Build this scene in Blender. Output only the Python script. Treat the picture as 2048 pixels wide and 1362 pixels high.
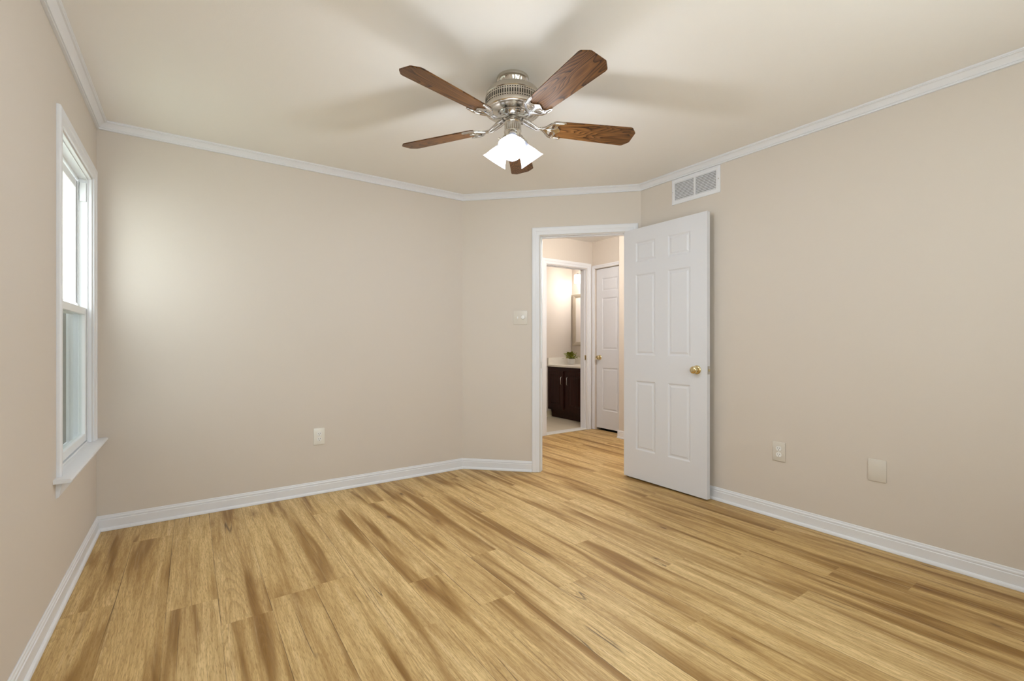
import bpy, bmesh, math, random
from mathutils import Vector, Matrix
random.seed(7)
for _o in list(bpy.data.objects):
    bpy.data.objects.remove(_o)
S = bpy.context.scene
COL = S.collection
PI = math.pi

# ------------------------------------------------------------------ room numbers (metres)
XL, YB, X1, XR = -0.4613, 3.6687, 2.0029, 3.0962      # left wall, back wall, start of the angled wall, right wall
YR = YB - (XR - X1)
YF = -0.45                                             # wall behind the camera
H = 2.44
HALL_Y, HALL_X = 4.40, 4.332                           # hall: bathroom wall, linen wall

# ------------------------------------------------------------------ camera
cd = bpy.data.cameras.new('camera')
cam = bpy.data.objects.new('camera', cd)
COL.objects.link(cam)
cd.sensor_fit = 'HORIZONTAL'
cd.sensor_width = 36.0
cd.lens = 927.11 / 2048 * 36.0
cd.shift_y = (686.3 - 681.0) / 2048
cd.clip_start = 0.02
cam.location = (0, 0, 1.1218)
cam.rotation_euler = (PI / 2, 0, -math.radians(34.7046))
S.camera = cam

# ------------------------------------------------------------------ view and light levels
S.view_settings.view_transform = 'Standard'
S.view_settings.look = 'None'
S.view_settings.gamma = 1.0
S.view_settings.use_curve_mapping = False
S.view_settings.exposure = 0.25
SKY = 4.6            # overcast sky
SUN = 16.0           # sun added for bounce off the concrete outside
FAN = 2.2           # glow of the fan's glass shades
FAN_BULB = 9.6      # bulb in each shade, watts
HALL_W = 35.0
BATH_W = 6.5

W = bpy.data.worlds.new('overcast_sky')
S.world = W
W.use_nodes = True
_n = W.node_tree.nodes; _l = W.node_tree.links
_n.clear()
_out = _n.new('ShaderNodeOutputWorld'); _bg = _n.new('ShaderNodeBackground')
_bg.inputs['Color'].default_value = (0.90, 0.955, 1.0, 1)
_bg.inputs['Strength'].default_value = SKY
_l.new(_bg.outputs[0], _out.inputs[0])

def area(name, loc, rot, sx, sy, power, color=(1, 1, 1), portal=False):
    d = bpy.data.lights.new(name, 'AREA'); d.shape = 'RECTANGLE'; d.size = sx; d.size_y = sy
    d.energy = power; d.color = color
    if portal: d.cycles.is_portal = True
    o = bpy.data.objects.new(name, d); COL.objects.link(o); o.location = loc; o.rotation_euler = rot
    return o
def point(name, loc, power, color, r=0.05):
    d = bpy.data.lights.new(name, 'POINT'); d.energy = power; d.color = color; d.shadow_soft_size = r
    o = bpy.data.objects.new(name, d); COL.objects.link(o); o.location = loc
    return o
sun = bpy.data.objects.new('sun', bpy.data.lights.new('sun', 'SUN')); COL.objects.link(sun)
sun.data.energy = SUN; sun.data.angle = math.radians(1.5); sun.data.color = (0.97, 0.98, 1.0)
sun.rotation_euler = (math.radians(14), 0, 0)       # high sun added from behind the viewer, for bounce off the concrete outside
# sky portals in the left window and the added one
area('sky_portal', (XL - 0.13, 3.125, 1.30), (0, -PI / 2, 0), 1.5, 0.8, 1, portal=True)
area('sky_portal', (1.20, YF - 0.13, 1.575), (-PI / 2, 0, PI), 2.2, 1.25, 1, portal=True)

# ------------------------------------------------------------------ material helpers
def mat(name, color=(0.8, 0.8, 0.8), rough=0.5, metal=0.0, bump=0.0, bscale=200.0, spec=0.5, var=0.0, vscale=3.0, coat=0.0):
    m = bpy.data.materials.new(name); m.use_nodes = True
    nt = m.node_tree; b = nt.nodes['Principled BSDF']
    b.inputs['Base Color'].default_value = (*color, 1)
    b.inputs['Roughness'].default_value = rough
    b.inputs['Metallic'].default_value = metal
    b.inputs['Specular IOR Level'].default_value = spec
    b.inputs['Coat Weight'].default_value = coat
    tc = nt.nodes.new('ShaderNodeTexCoord')
    if var > 0:
        nz = nt.nodes.new('ShaderNodeTexNoise'); nz.inputs['Scale'].default_value = vscale
        nz.inputs['Detail'].default_value = 4
        nt.links.new(tc.outputs['Object'], nz.inputs['Vector'])
        mx = nt.nodes.new('ShaderNodeMix'); mx.data_type = 'RGBA'
        mx.inputs['A'].default_value = (*[max(0, c * (1 - var)) for c in color], 1)
        mx.inputs['B'].default_value = (*[min(1, c * (1 + var)) for c in color], 1)
        nt.links.new(nz.outputs['Fac'], mx.inputs['Factor'])
        nt.links.new(mx.outputs['Result'], b.inputs['Base Color'])
    if bump > 0:
        nz = nt.nodes.new('ShaderNodeTexNoise'); nz.inputs['Scale'].default_value = bscale
        nz.inputs['Detail'].default_value = 3
        nt.links.new(tc.outputs['Object'], nz.inputs['Vector'])
        bp = nt.nodes.new('ShaderNodeBump'); bp.inputs['Strength'].default_value = bump
        bp.inputs['Distance'].default_value = 0.001
        nt.links.new(nz.outputs['Fac'], bp.inputs['Height'])
        nt.links.new(bp.outputs['Normal'], b.inputs['Normal'])
    return m

WALL = mat('beige_wall_paint', (0.685, 0.614, 0.540), 0.62, bump=0.25, bscale=260, spec=0.3, var=0.012, vscale=1.5)
CEIL = mat('off_white_ceiling_paint', (0.88, 0.85, 0.815), 0.8, bump=0.25, bscale=180, spec=0.2, var=0.01, vscale=1.5)
TRIM = mat('white_trim_paint', (0.80, 0.80, 0.825), 0.35, spec=0.4, bump=0.05, bscale=60)
DOOR = mat('white_door_paint', (0.75, 0.75, 0.78), 0.38, spec=0.4, bump=0.12, bscale=120)
VINYL = mat('white_vinyl', (0.86, 0.87, 0.88), 0.3, bump=0.02, bscale=80)
PLATE = mat('ivory_plastic', (0.82, 0.79, 0.72), 0.3, bump=0.02, bscale=80)
PAINTED = mat('painted_cover_plastic', (0.70, 0.645, 0.57), 0.35, bump=0.05, bscale=150)
WHITEP = mat('white_plastic', (0.86, 0.85, 0.83), 0.3, bump=0.02, bscale=80)
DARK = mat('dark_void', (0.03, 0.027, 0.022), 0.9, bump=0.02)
NICKEL = mat('polished_nickel', (0.66, 0.62, 0.56), 0.22, 1.0, bump=0.03, bscale=30)
CHROME = mat('chrome', (0.62, 0.61, 0.60), 0.15, 1.0, bump=0.02, bscale=30)
BRASS = mat('polished_brass', (0.72, 0.60, 0.34), 0.18, 1.0, bump=0.03, bscale=40)
STEEL = mat('brushed_steel', (0.55, 0.52, 0.48), 0.35, 1.0, bump=0.05, bscale=90)
POT = mat('white_ceramic', (0.85, 0.84, 0.82), 0.3, bump=0.02)
COUNTER = mat('cream_stone', (0.84, 0.79, 0.70), 0.3, var=0.05, vscale=25)
GREIGE = mat('greige_frame', (0.50, 0.43, 0.33), 0.45, bump=0.1, bscale=80, var=0.05, vscale=9)
SILL = mat('marble_threshold', (0.85, 0.83, 0.79), 0.3, var=0.04, vscale=14)
GROUND = mat('bounce_ground', (0.24, 0.25, 0.20), 0.9, var=0.4, vscale=4, bump=0.4, bscale=30)  # lightened to a gravel tone to bounce light onto the ceiling

BOUNCE_CONCRETE = mat('bounce_concrete', (0.55, 0.54, 0.52), 0.9, var=0.06, vscale=2, bump=0.1, bscale=40)

def nodes_of(m):
    return m.node_tree.nodes, m.node_tree.links

def wood_blade():
    m = bpy.data.materials.new('walnut_blade_veneer'); m.use_nodes = True
    N, L = nodes_of(m); b = N['Principled BSDF']
    tc = N.new('ShaderNodeTexCoord'); oi = N.new('ShaderNodeObjectInfo')
    mp = N.new('ShaderNodeMapping'); mp.inputs['Scale'].default_value = (2.2, 14.0, 3.0)
    L.new(tc.outputs['Object'], mp.inputs['Vector'])
    ad = N.new('ShaderNodeVectorMath'); ad.operation = 'ADD'
    sc = N.new('ShaderNodeVectorMath'); sc.operation = 'SCALE'; sc.inputs[0].default_value = (9, 17, 5)
    L.new(oi.outputs['Random'], sc.inputs['Scale'])
    L.new(mp.outputs[0], ad.inputs[0]); L.new(sc.outputs[0], ad.inputs[1])
    w1 = N.new('ShaderNodeTexNoise'); w1.inputs['Scale'].default_value = 0.9; w1.inputs['Detail'].default_value = 1.5
    w1.inputs['Distortion'].default_value = 0.4
    L.new(ad.outputs[0], w1.inputs['Vector'])
    mul = N.new('ShaderNodeMath'); mul.operation = 'MULTIPLY'; mul.inputs[1].default_value = 17
    L.new(w1.outputs['Fac'], mul.inputs[0])
    fr = N.new('ShaderNodeMath'); fr.operation = 'FRACT'; L.new(mul.outputs[0], fr.inputs[0])
    rp = N.new('ShaderNodeValToRGB'); cr = rp.color_ramp
    cr.elements[0].position = 0.0; cr.elements[0].color = (0.022, 0.007, 0.002, 1)
    cr.elements[1].position = 1.0; cr.elements[1].color = (0.150, 0.062, 0.016, 1)
    e = cr.elements.new(0.22); e.color = (0.100, 0.038, 0.009, 1)
    e = cr.elements.new(0.7); e.color = (0.185, 0.080, 0.022, 1)
    L.new(fr.outputs[0], rp.inputs['Fac'])
    mp2 = N.new('ShaderNodeMapping'); mp2.inputs['Scale'].default_value = (6.0, 260.0, 20.0)
    L.new(tc.outputs['Object'], mp2.inputs['Vector'])
    n2 = N.new('ShaderNodeTexNoise'); n2.inputs['Scale'].default_value = 1.0; n2.inputs['Detail'].default_value = 3
    L.new(mp2.outputs[0], n2.inputs['Vector'])
    r2 = N.new('ShaderNodeMapRange'); r2.inputs['From Min'].default_value = 0.3; r2.inputs['From Max'].default_value = 0.7
    r2.inputs['To Min'].default_value = 0.62; r2.inputs['To Max'].default_value = 1.15
    L.new(n2.outputs['Fac'], r2.inputs['Value'])
    mx = N.new('ShaderNodeMix'); mx.data_type = 'RGBA'; mx.blend_type = 'MULTIPLY'; mx.inputs['Factor'].default_value = 1
    L.new(rp.outputs['Color'], mx.inputs['A']); L.new(r2.outputs[0], mx.inputs['B'])
    L.new(mx.outputs['Result'], b.inputs['Base Color'])
    b.inputs['Roughness'].default_value = 0.42; b.inputs['Specular IOR Level'].default_value = 0.3
    return m
BLADE = wood_blade()

def cherry():
    m = bpy.data.materials.new('dark_cherry_wood'); m.use_nodes = True
    N, L = nodes_of(m); b = N['Principled BSDF']
    tc = N.new('ShaderNodeTexCoord'); mp = N.new('ShaderNodeMapping'); mp.inputs['Scale'].default_value = (30, 30, 2.5)
    L.new(tc.outputs['Object'], mp.inputs['Vector'])
    n = N.new('ShaderNodeTexNoise'); n.inputs['Scale'].default_value = 1.6; n.inputs['Detail'].default_value = 5
    L.new(mp.outputs[0], n.inputs['Vector'])
    rp = N.new('ShaderNodeValToRGB')
    rp.color_ramp.elements[0].color = (0.014, 0.0024, 0.0016, 1); rp.color_ramp.elements[0].position = 0.3
    rp.color_ramp.elements[1].color = (0.036, 0.0075, 0.0042, 1); rp.color_ramp.elements[1].position = 0.7
    L.new(n.outputs['Fac'], rp.inputs['Fac']); L.new(rp.outputs['Color'], b.inputs['Base Color'])
    b.inputs['Roughness'].default_value = 0.35; b.inputs['Specular IOR Level'].default_value = 0.22
    return m
CHERRY = cherry()

def glass_mat():
    m = bpy.data.materials.new('clear_window_glass'); m.use_nodes = True
    N, L = nodes_of(m); N.clear()
    o = N.new('ShaderNodeOutputMaterial'); t = N.new('ShaderNodeBsdfTransparent'); g = N.new('ShaderNodeBsdfGlossy')
    t.inputs['Color'].default_value = (0.93, 0.96, 0.95, 1); g.inputs['Roughness'].default_value = 0.02
    f = N.new('ShaderNodeLayerWeight'); f.inputs['Blend'].default_value = 0.5
    p = N.new('ShaderNodeMath'); p.operation = 'POWER'; p.inputs[1].default_value = 5.0       # Schlick, per face
    L.new(f.outputs['Facing'], p.inputs[0])
    q = N.new('ShaderNodeMath'); q.operation = 'MULTIPLY_ADD'; q.inputs[1].default_value = 0.50; q.inputs[2].default_value = 0.025
    L.new(p.outputs[0], q.inputs[0])
    mx = N.new('ShaderNodeMixShader')
    L.new(q.outputs[0], mx.inputs[0]); L.new(t.outputs[0], mx.inputs[1]); L.new(g.outputs[0], mx.inputs[2])
    L.new(mx.outputs[0], o.inputs['Surface'])
    return m
GLASS = glass_mat()

def screen_mat():
    m = bpy.data.materials.new('insect_screen_mesh'); m.use_nodes = True
    N, L = nodes_of(m); N.clear()
    o = N.new('ShaderNodeOutputMaterial'); t = N.new('ShaderNodeBsdfTransparent'); d = N.new('ShaderNodeBsdfDiffuse')
    d.inputs['Color'].default_value = (0.27, 0.27, 0.25, 1)
    f = N.new('ShaderNodeLayerWeight'); f.inputs['Blend'].default_value = 0.5      # the weave closes up at a slant
    q = N.new('ShaderNodeMapRange'); q.inputs['To Min'].default_value = 0.35; q.inputs['To Max'].default_value = 1.0
    L.new(f.outputs['Facing'], q.inputs['Value'])
    mx = N.new('ShaderNodeMixShader')
    L.new(q.outputs[0], mx.inputs[0]); L.new(t.outputs[0], mx.inputs[1]); L.new(d.outputs[0], mx.inputs[2])
    L.new(mx.outputs[0], o.inputs['Surface'])
    return m
SCREEN = screen_mat()
MIRROR = mat('silvered_mirror', (0.9, 0.9, 0.9), 0.02, 1.0)

def shade_mat(name, strength, color, z0=None, z1=None, low=0.3):
    """frosted glass lit from inside, weaker towards the neck, away from the bulb"""
    m = bpy.data.materials.new(name); m.use_nodes = True
    N, L = nodes_of(m); b = N['Principled BSDF']
    b.inputs['Base Color'].default_value = (0.42, 0.46, 0.66, 1); b.inputs['Roughness'].default_value = 0.35
    b.inputs['Emission Color'].default_value = (*color, 1)
    b.inputs['Emission Strength'].default_value = strength
    if z0 is not None:
        tc = N.new('ShaderNodeTexCoord'); sp = N.new('ShaderNodeSeparateXYZ'); L.new(tc.outputs['Object'], sp.inputs[0])
        r = N.new('ShaderNodeMapRange'); r.interpolation_type = 'SMOOTHSTEP'
        r.inputs['From Min'].default_value = z0; r.inputs['From Max'].default_value = z1
        r.inputs['To Min'].default_value = strength * low; r.inputs['To Max'].default_value = strength
        L.new(sp.outputs['Z'], r.inputs['Value']); L.new(r.outputs[0], b.inputs['Emission Strength'])
    return m
SHADE = shade_mat('lit_frosted_glass', FAN, (0.92, 0.96, 1.0), -0.020, -0.072, 0.05)
BSHADE = shade_mat('lit_bath_glass', 9.0, (1.0, 0.94, 0.86))
HSHADE = shade_mat('lit_hall_glass', 6.0, (1.0, 0.86, 0.70))

def leaf_mat():
    m = mat('green_leaf', (0.22, 0.24, 0.015), 0.45, var=0.45, vscale=22)
    return m
LEAF = leaf_mat()

def floor_mat():
    m = bpy.data.materials.new('oak_plank_flooring'); m.use_nodes = True
    N, L = nodes_of(m); b = N['Principled BSDF']
    def math_(op, a, bb=None, clamp=False):
        n = N.new('ShaderNodeMath'); n.operation = op; n.use_clamp = clamp
        for i, v in enumerate((a, bb)):
            if v is None: continue
            if isinstance(v, (int, float)): n.inputs[i].default_value = v
            else: L.new(v, n.inputs[i])
        return n.outputs[0]
    def rng(v, a, c, d, e, smooth=True):
        n = N.new('ShaderNodeMapRange')
        if smooth: n.interpolation_type = 'SMOOTHSTEP'
        n.inputs['From Min'].default_value = a; n.inputs['From Max'].default_value = c
        n.inputs['To Min'].default_value = d; n.inputs['To Max'].default_value = e
        L.new(v, n.inputs['Value']); return n.outputs[0]
    def mixc(f, A, B, blend='MIX'):
        n = N.new('ShaderNodeMix'); n.data_type = 'RGBA'; n.blend_type = blend
        for k, v in (('Factor', f), ('A', A), ('B', B)):
            if isinstance(v, (int, float)): n.inputs[k].default_value = v
            elif isinstance(v, tuple): n.inputs[k].default_value = (*v, 1)
            else: L.new(v, n.inputs[k])
        return n.outputs['Result']
    uv = N.new('ShaderNodeUVMap'); uv.uv_map = 'plank'
    at = N.new('ShaderNodeAttribute'); at.attribute_name = 'tone'
    sp = N.new('ShaderNodeSeparateXYZ'); L.new(uv.outputs[0], sp.inputs[0])
    U, V = sp.outputs['X'], sp.outputs['Y']            # metres across / along the plank
    rc = N.new('ShaderNodeSeparateColor'); L.new(at.outputs['Color'], rc.inputs[0])
    R1, R2, R3 = rc.outputs[0], rc.outputs[1], rc.outputs[2]
    def coords(sx, sy, k):
        c = N.new('ShaderNodeCombineXYZ')
        L.new(math_('ADD', math_('MULTIPLY', U, sx), math_('MULTIPLY', R2, 37.0 + k)), c.inputs[0])
        L.new(math_('ADD', math_('MULTIPLY', V, sy), math_('MULTIPLY', R3, 53.0 + k)), c.inputs[1])
        L.new(math_('MULTIPLY', R1, 11.0 + k), c.inputs[2])
        return c.outputs[0]
    def noise(sx, sy, k, detail=3.0, dist=0.0, rough=0.5):
        n = N.new('ShaderNodeTexNoise'); n.inputs['Scale'].default_value = 1.0
        n.inputs['Detail'].default_value = detail; n.inputs['Distortion'].default_value = dist
        n.inputs['Roughness'].default_value = rough
        L.new(coords(sx, sy, k), n.inputs['Vector']); return n.outputs['Fac']
    # heart-wood bands: soft, wavy, lens shaped, running along the plank
    band = noise(12.0, 0.95, 1.0, 3.0, 0.55)
    band_f = rng(band, 0.41, 0.72, 0.0, 1.0)
    core_f = rng(band, 0.56, 0.70, 0.0, 1.0)
    band2 = noise(46.0, 1.5, 5.0, 3.0, 0.4)
    # growth rings from a stretched height field (cathedral figure)
    ring_h = noise(7.0, 0.40, 9.0, 1.0, 0.20)
    ring = math_('FRACT', math_('MULTIPLY', ring_h, 40.0))
    ring_f = rng(ring, 0.0, 0.50, 1.0, 0.0)
    fig = rng(noise(4.0, 0.9, 14.0, 1.0), 0.46, 0.66, 0.0, 1.0)
    # pores and fine grain
    grain = noise(210.0, 9.0, 3.0, 4.0, 0.4, 0.65)
    pores = rng(noise(360.0, 30.0, 21.0, 2.0, 0.3), 0.50, 0.68, 0.0, 1.0)
    # knots
    vo = N.new('ShaderNodeTexVoronoi'); vo.inputs['Scale'].default_value = 1.0; vo.inputs['Randomness'].default_value = 1.0
    L.new(coords(5.0, 1.9, 31.0), vo.inputs['Vector'])
    keep = N.new('ShaderNodeSeparateColor'); L.new(vo.outputs['Color'], keep.inputs[0])
    on = rng(keep.outputs[0], 0.45, 0.50, 0.0, 1.0)
    kd = math_('ADD', vo.outputs['Distance'], math_('MULTIPLY', math_('SUBTRACT', noise(60.0, 14.0, 71.0, 2.0), 0.5), 0.16))
    kn = math_('MULTIPLY', rng(kd, 0.0, 0.26, 1.0, 0.0), on)
    core = math_('MULTIPLY', rng(kd, 0.01, 0.075, 1.0, 0.0), on)
    # thin checks (dark cracks) along the grain
    ck = math_('ABSOLUTE', math_('SUBTRACT', noise(11.0, 0.30, 41.0, 1.5, 0.25), 0.5))
    ck_f = math_('MULTIPLY', rng(ck, 0.0, 0.0060, 1.0, 0.0), rng(noise(3.0, 1.9, 47.0, 1.0), 0.56, 0.64, 0.0, 1.0))
    light = (0.790, 0.580, 0.280); mid = (0.545, 0.340, 0.105); brown = (0.270, 0.128, 0.015); deep = (0.140, 0.058, 0.006)
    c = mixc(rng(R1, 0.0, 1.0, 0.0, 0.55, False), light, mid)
    c = mixc(math_('MULTIPLY', band_f, 0.90), c, brown)
    c = mixc(math_('MULTIPLY', core_f, 0.55), c, deep)
    c = mixc(math_('MULTIPLY', rng(band2, 0.44, 0.70, 0.0, 1.0), 0.36), c, brown)
    c = mixc(math_('MULTIPLY', rng(band2, 0.28, 0.44, 1.0, 0.0), 0.35), c, (0.80, 0.62, 0.36))
    c = mixc(math_('MULTIPLY', math_('MULTIPLY', ring_f, fig), 0.42), c, (0.30, 0.165, 0.06))
    c = mixc(math_('MULTIPLY', rng(grain, 0.40, 0.64, 0.0, 1.0), 0.46), c, (0.37, 0.205, 0.065))
    c = mixc(math_('MULTIPLY', pores, 0.46), c, (0.27, 0.142, 0.035))
    c = mixc(math_('MULTIPLY', kn, 0.60), c, (0.25, 0.120, 0.03))
    c = mixc(math_('MULTIPLY', core, 0.70), c, (0.08, 0.035, 0.010))
    c = mixc(math_('MULTIPLY', ck_f, 0.80), c, (0.07, 0.033, 0.012))
    # plank edges
    edge = math_('MINIMUM', U, math_('SUBTRACT', 0.184, U))
    eg = rng(edge, 0.0004, 0.0024, 1.0, 0.0)
    seam = math_('MULTIPLY', eg, rng(noise(0.4, 1.1, 61.0, 1.0), 0.46, 0.66, 0.18, 0.95))
    c = mixc(seam, c, (0.085, 0.040, 0.012))
    L.new(c, b.inputs['Base Color'])
    rr = rng(grain, 0.3, 0.7, 0.42, 0.55); L.new(rr, b.inputs['Roughness'])
    b.inputs['Specular IOR Level'].default_value = 0.35
    bp = N.new('ShaderNodeBump'); bp.inputs['Strength'].default_value = 0.25; bp.inputs['Distance'].default_value = 0.0006
    hgt = math_('SUBTRACT', grain, math_('MULTIPLY', eg, 1.2))
    L.new(hgt, bp.inputs['Height']); L.new(bp.outputs['Normal'], b.inputs['Normal'])
    return m
FLOOR = floor_mat()

def tile_mat():
    m = bpy.data.materials.new('beige_floor_tile'); m.use_nodes = True
    N, L = nodes_of(m); b = N['Principled BSDF']
    tc = N.new('ShaderNodeTexCoord')
    br = N.new('ShaderNodeTexBrick'); br.offset = 0.0; br.squash = 1.0
    br.inputs['Scale'].default_value = 1.0; br.inputs['Brick Width'].default_value = 0.305; br.inputs['Row Height'].default_value = 0.305
    br.inputs['Mortar Size'].default_value = 0.003
    br.inputs['Color1'].default_value = (0.74, 0.65, 0.50, 1); br.inputs['Color2'].default_value = (0.70, 0.61, 0.46, 1)
    br.inputs['Mortar'].default_value = (0.55, 0.47, 0.35, 1)
    L.new(tc.outputs['Object'], br.inputs['Vector']); L.new(br.outputs['Color'], b.inputs['Base Color'])
    b.inputs['Roughness'].default_value = 0.35
    return m
TILE = tile_mat()

# ------------------------------------------------------------------ mesh helpers
def finish(bm, name, m, parent=None, smooth=None, loc=None):
    bmesh.ops.recalc_face_normals(bm, faces=bm.faces)
    me = bpy.data.meshes.new(name); bm.to_mesh(me); bm.free()
    for mm in (m if isinstance(m, (list, tuple)) else [m]): me.materials.append(mm)
    if smooth is not None:
        for p in me.polygons: p.use_smooth = True
        me.set_sharp_from_angle(angle=math.radians(smooth))
    o = bpy.data.objects.new(name, me); COL.objects.link(o)
    if parent is not None: o.parent = parent
    if loc is not None: o.location = loc
    return o
def B(): return bmesh.new()
def box(bm, x0, x1, y0, y1, z0, z1, bev=0.0, seg=1):
    vs = [bm.verts.new((x, y, z)) for x in (x0, x1) for y in (y0, y1) for z in (z0, z1)]
    idx = [(0, 1, 3, 2), (4, 6, 7, 5), (0, 4, 5, 1), (2, 3, 7, 6), (0, 2, 6, 4), (1, 5, 7, 3)]
    fs = [bm.faces.new([vs[i] for i in f]) for f in idx]
    if bev > 0:
        es = {e for f in fs for e in f.edges}
        bmesh.ops.bevel(bm, geom=list(es), offset=bev, segments=seg, affect='EDGES', profile=0.5)
    return vs
def lathe(bm, prof, seg=48, mtx=None, cap=True, flute=None):
    """profile of (r, z); flute=(count, depth, z0, z1) ripples the radius between z0 and z1"""
    rings = []
    for r, z in prof:
        ring = []
        for i in range(seg):
            a = 2 * PI * i / seg
            rr = r
            if flute and flute[2] <= z <= flute[3]: rr = r * (1 - flute[1] * (0.5 + 0.5 * math.cos(a * flute[0])))
            v = Vector((rr * math.cos(a), rr * math.sin(a), z))
            ring.append(bm.verts.new(mtx @ v if mtx else v))
        rings.append(ring)
    for a, b2 in zip(rings, rings[1:]):
        for i in range(seg):
            j = (i + 1) % seg
            bm.faces.new((a[i], a[j], b2[j], b2[i]))
    if cap:
        for ring in (rings[0], rings[-1]):
            try: bm.faces.new(ring)
            except Exception: pass
    return rings
def tube(bm, pts, rad, seg=10, cap=True):
    pts = [Vector(p) for p in pts]; n = len(pts)
    rings = []; up = None
    for i, p in enumerate(pts):
        t = (pts[min(i + 1, n - 1)] - pts[max(i - 1, 0)]).normalized()
        if up is None:
            up = Vector((0, 0, 1)) if abs(t.z) < 0.9 else Vector((1, 0, 0))
        s = t.cross(up).normalized(); up = s.cross(t).normalized()
        r = rad[i] if isinstance(rad, (list, tuple)) else rad
        rings.append([bm.verts.new(p + r * (math.cos(2 * PI * k / seg) * s + math.sin(2 * PI * k / seg) * up)) for k in range(seg)])
    for a, b2 in zip(rings, rings[1:]):
        for k in range(seg):
            j = (k + 1) % seg
            bm.faces.new((a[k], a[j], b2[j], b2[k]))
    if cap:
        bm.faces.new(rings[0]); bm.faces.new(rings[-1])
def cyl(bm, c, axis, r, l, seg=20, bev=0.0):
    """cylinder from point c along unit axis, length l"""
    q = Vector((0, 0, 1)).rotation_difference(Vector(axis)).to_matrix().to_4x4()
    mtx = Matrix.Translation(c) @ q
    prof = [(r, 0), (r, l)] if bev <= 0 else [(r - bev, 0), (r, bev), (r, l - bev), (r - bev, l)]
    lathe(bm, prof, seg, mtx)
def ring_strip(bm, a, b2):
    n = len(a)
    for i in range(n):
        j = (i + 1) % n
        bm.faces.new((a[i], a[j], b2[j], b2[i]))

def prop(o, label=None, cat=None, group=None, kind=None):
    if label: o['label'] = label
    if cat: o['category'] = cat
    if group: o['group'] = group
    if kind: o['kind'] = kind
    return o
def thing(name, label, cat, loc=(0, 0, 0), rotz=0.0, group=None, kind=None):
    o = bpy.data.objects.new(name, None); COL.objects.link(o)
    o.location = loc; o.rotation_euler = (0, 0, rotz); o.empty_display_size = 0.1
    return prop(o, label, cat, group, kind)
def struct(o, label, cat):
    return prop(o, label, cat, kind='structure')

R_RIGHT, R_BACK, R_DIAG, R_LEFT = PI / 2, PI, math.radians(135), -PI / 2   # local +y points into the room
DN = Vector((-math.sqrt(.5), -math.sqrt(.5), 0))     # angled wall, into the room
DS = Vector((math.sqrt(.5), -math.sqrt(.5), 0))      # along the angled wall, left to right

# ------------------------------------------------------------------ floor
KNOWN = {0: 2.611, 1: 3.360, 3: 2.170, 5: 2.283, 7: 2.052, 8: 3.230, 10: 1.627, 11: 2.635, 12: 1.925, 13: 1.474,
         14: 0.963, 15: 1.330, 16: 0.974, 17: 0.706}
TONE = {}
def make_floor():
    bm = B(); uvl = bm.loops.layers.uv.new('plank'); cl = bm.loops.layers.float_color.new('tone')
    PW, PL = 0.184, 1.524
    x_end, y0, y1 = HALL_X + 0.03, YF - 0.02, HALL_Y
    k = 0
    while True:
        xa = -0.454 + PW * (k - 1) if k == -1 else -0.454 + PW * k
        xb = xa + PW
        if xa >= x_end: break
        j = KNOWN.get(k, random.uniform(0, PL))
        ya = j - PL * math.ceil((j - y0) / PL)
        while ya < y1:
            yb = ya + PL
            c0, c1 = max(ya, y0), min(yb, y1)
            d0, d1 = (xa, min(xb, x_end)) if k > 0 else (xa - 0.03, xb)
            if c1 > c0 + 1e-4:
                side_shade = 0.55 if (k <= 1 or k >= 15) else 0.0  # outer rows browner: shade at the sides put into plank tone
                col = (side_shade + (1 - max(side_shade, 0.35)) * random.random(), random.random(), random.random(), 1)
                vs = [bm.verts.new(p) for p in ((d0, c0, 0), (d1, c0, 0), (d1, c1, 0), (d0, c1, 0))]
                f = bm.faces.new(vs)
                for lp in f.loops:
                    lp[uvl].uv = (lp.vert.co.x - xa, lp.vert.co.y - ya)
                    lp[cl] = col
            ya = yb
        k += 1
    box(bm, XL - 0.03, x_end, y0, y1, -0.06, -0.004)
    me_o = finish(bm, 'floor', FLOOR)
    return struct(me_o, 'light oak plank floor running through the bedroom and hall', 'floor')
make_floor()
bm = B(); box(bm, 2.9, 5.1, HALL_Y + 0.0005, 5.62, -0.06, 0.004)
struct(finish(bm, 'floor_bathroom', TILE), 'beige tiled bathroom floor seen through the inner doorway', 'floor')
bm = B(); box(bm, -2, 6, -14, YF - 0.2, -0.34, -0.28)  # added reflector: bounces sun through the rear window onto the ceiling
struct(finish(bm, 'bounce_patio', BOUNCE_CONCRETE), 'pale concrete slab added behind the viewer to bounce sunlight indoors', 'bounce_patio')
bm = B(); box(bm, -30, XL - 0.6, YF - 0.2, 40, -0.35, -0.3)
struct(finish(bm, 'ground', GROUND), 'ground outside the bedroom window, lightened to bounce light', 'ground')

# ------------------------------------------------------------------ ceiling
bm = B(); box(bm, XL - 0.12, 5.2, YF - 0.14, 5.7, H, H + 0.1)
struct(finish(bm, 'ceiling', CEIL), 'off-white painted ceiling', 'ceiling')

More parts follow.
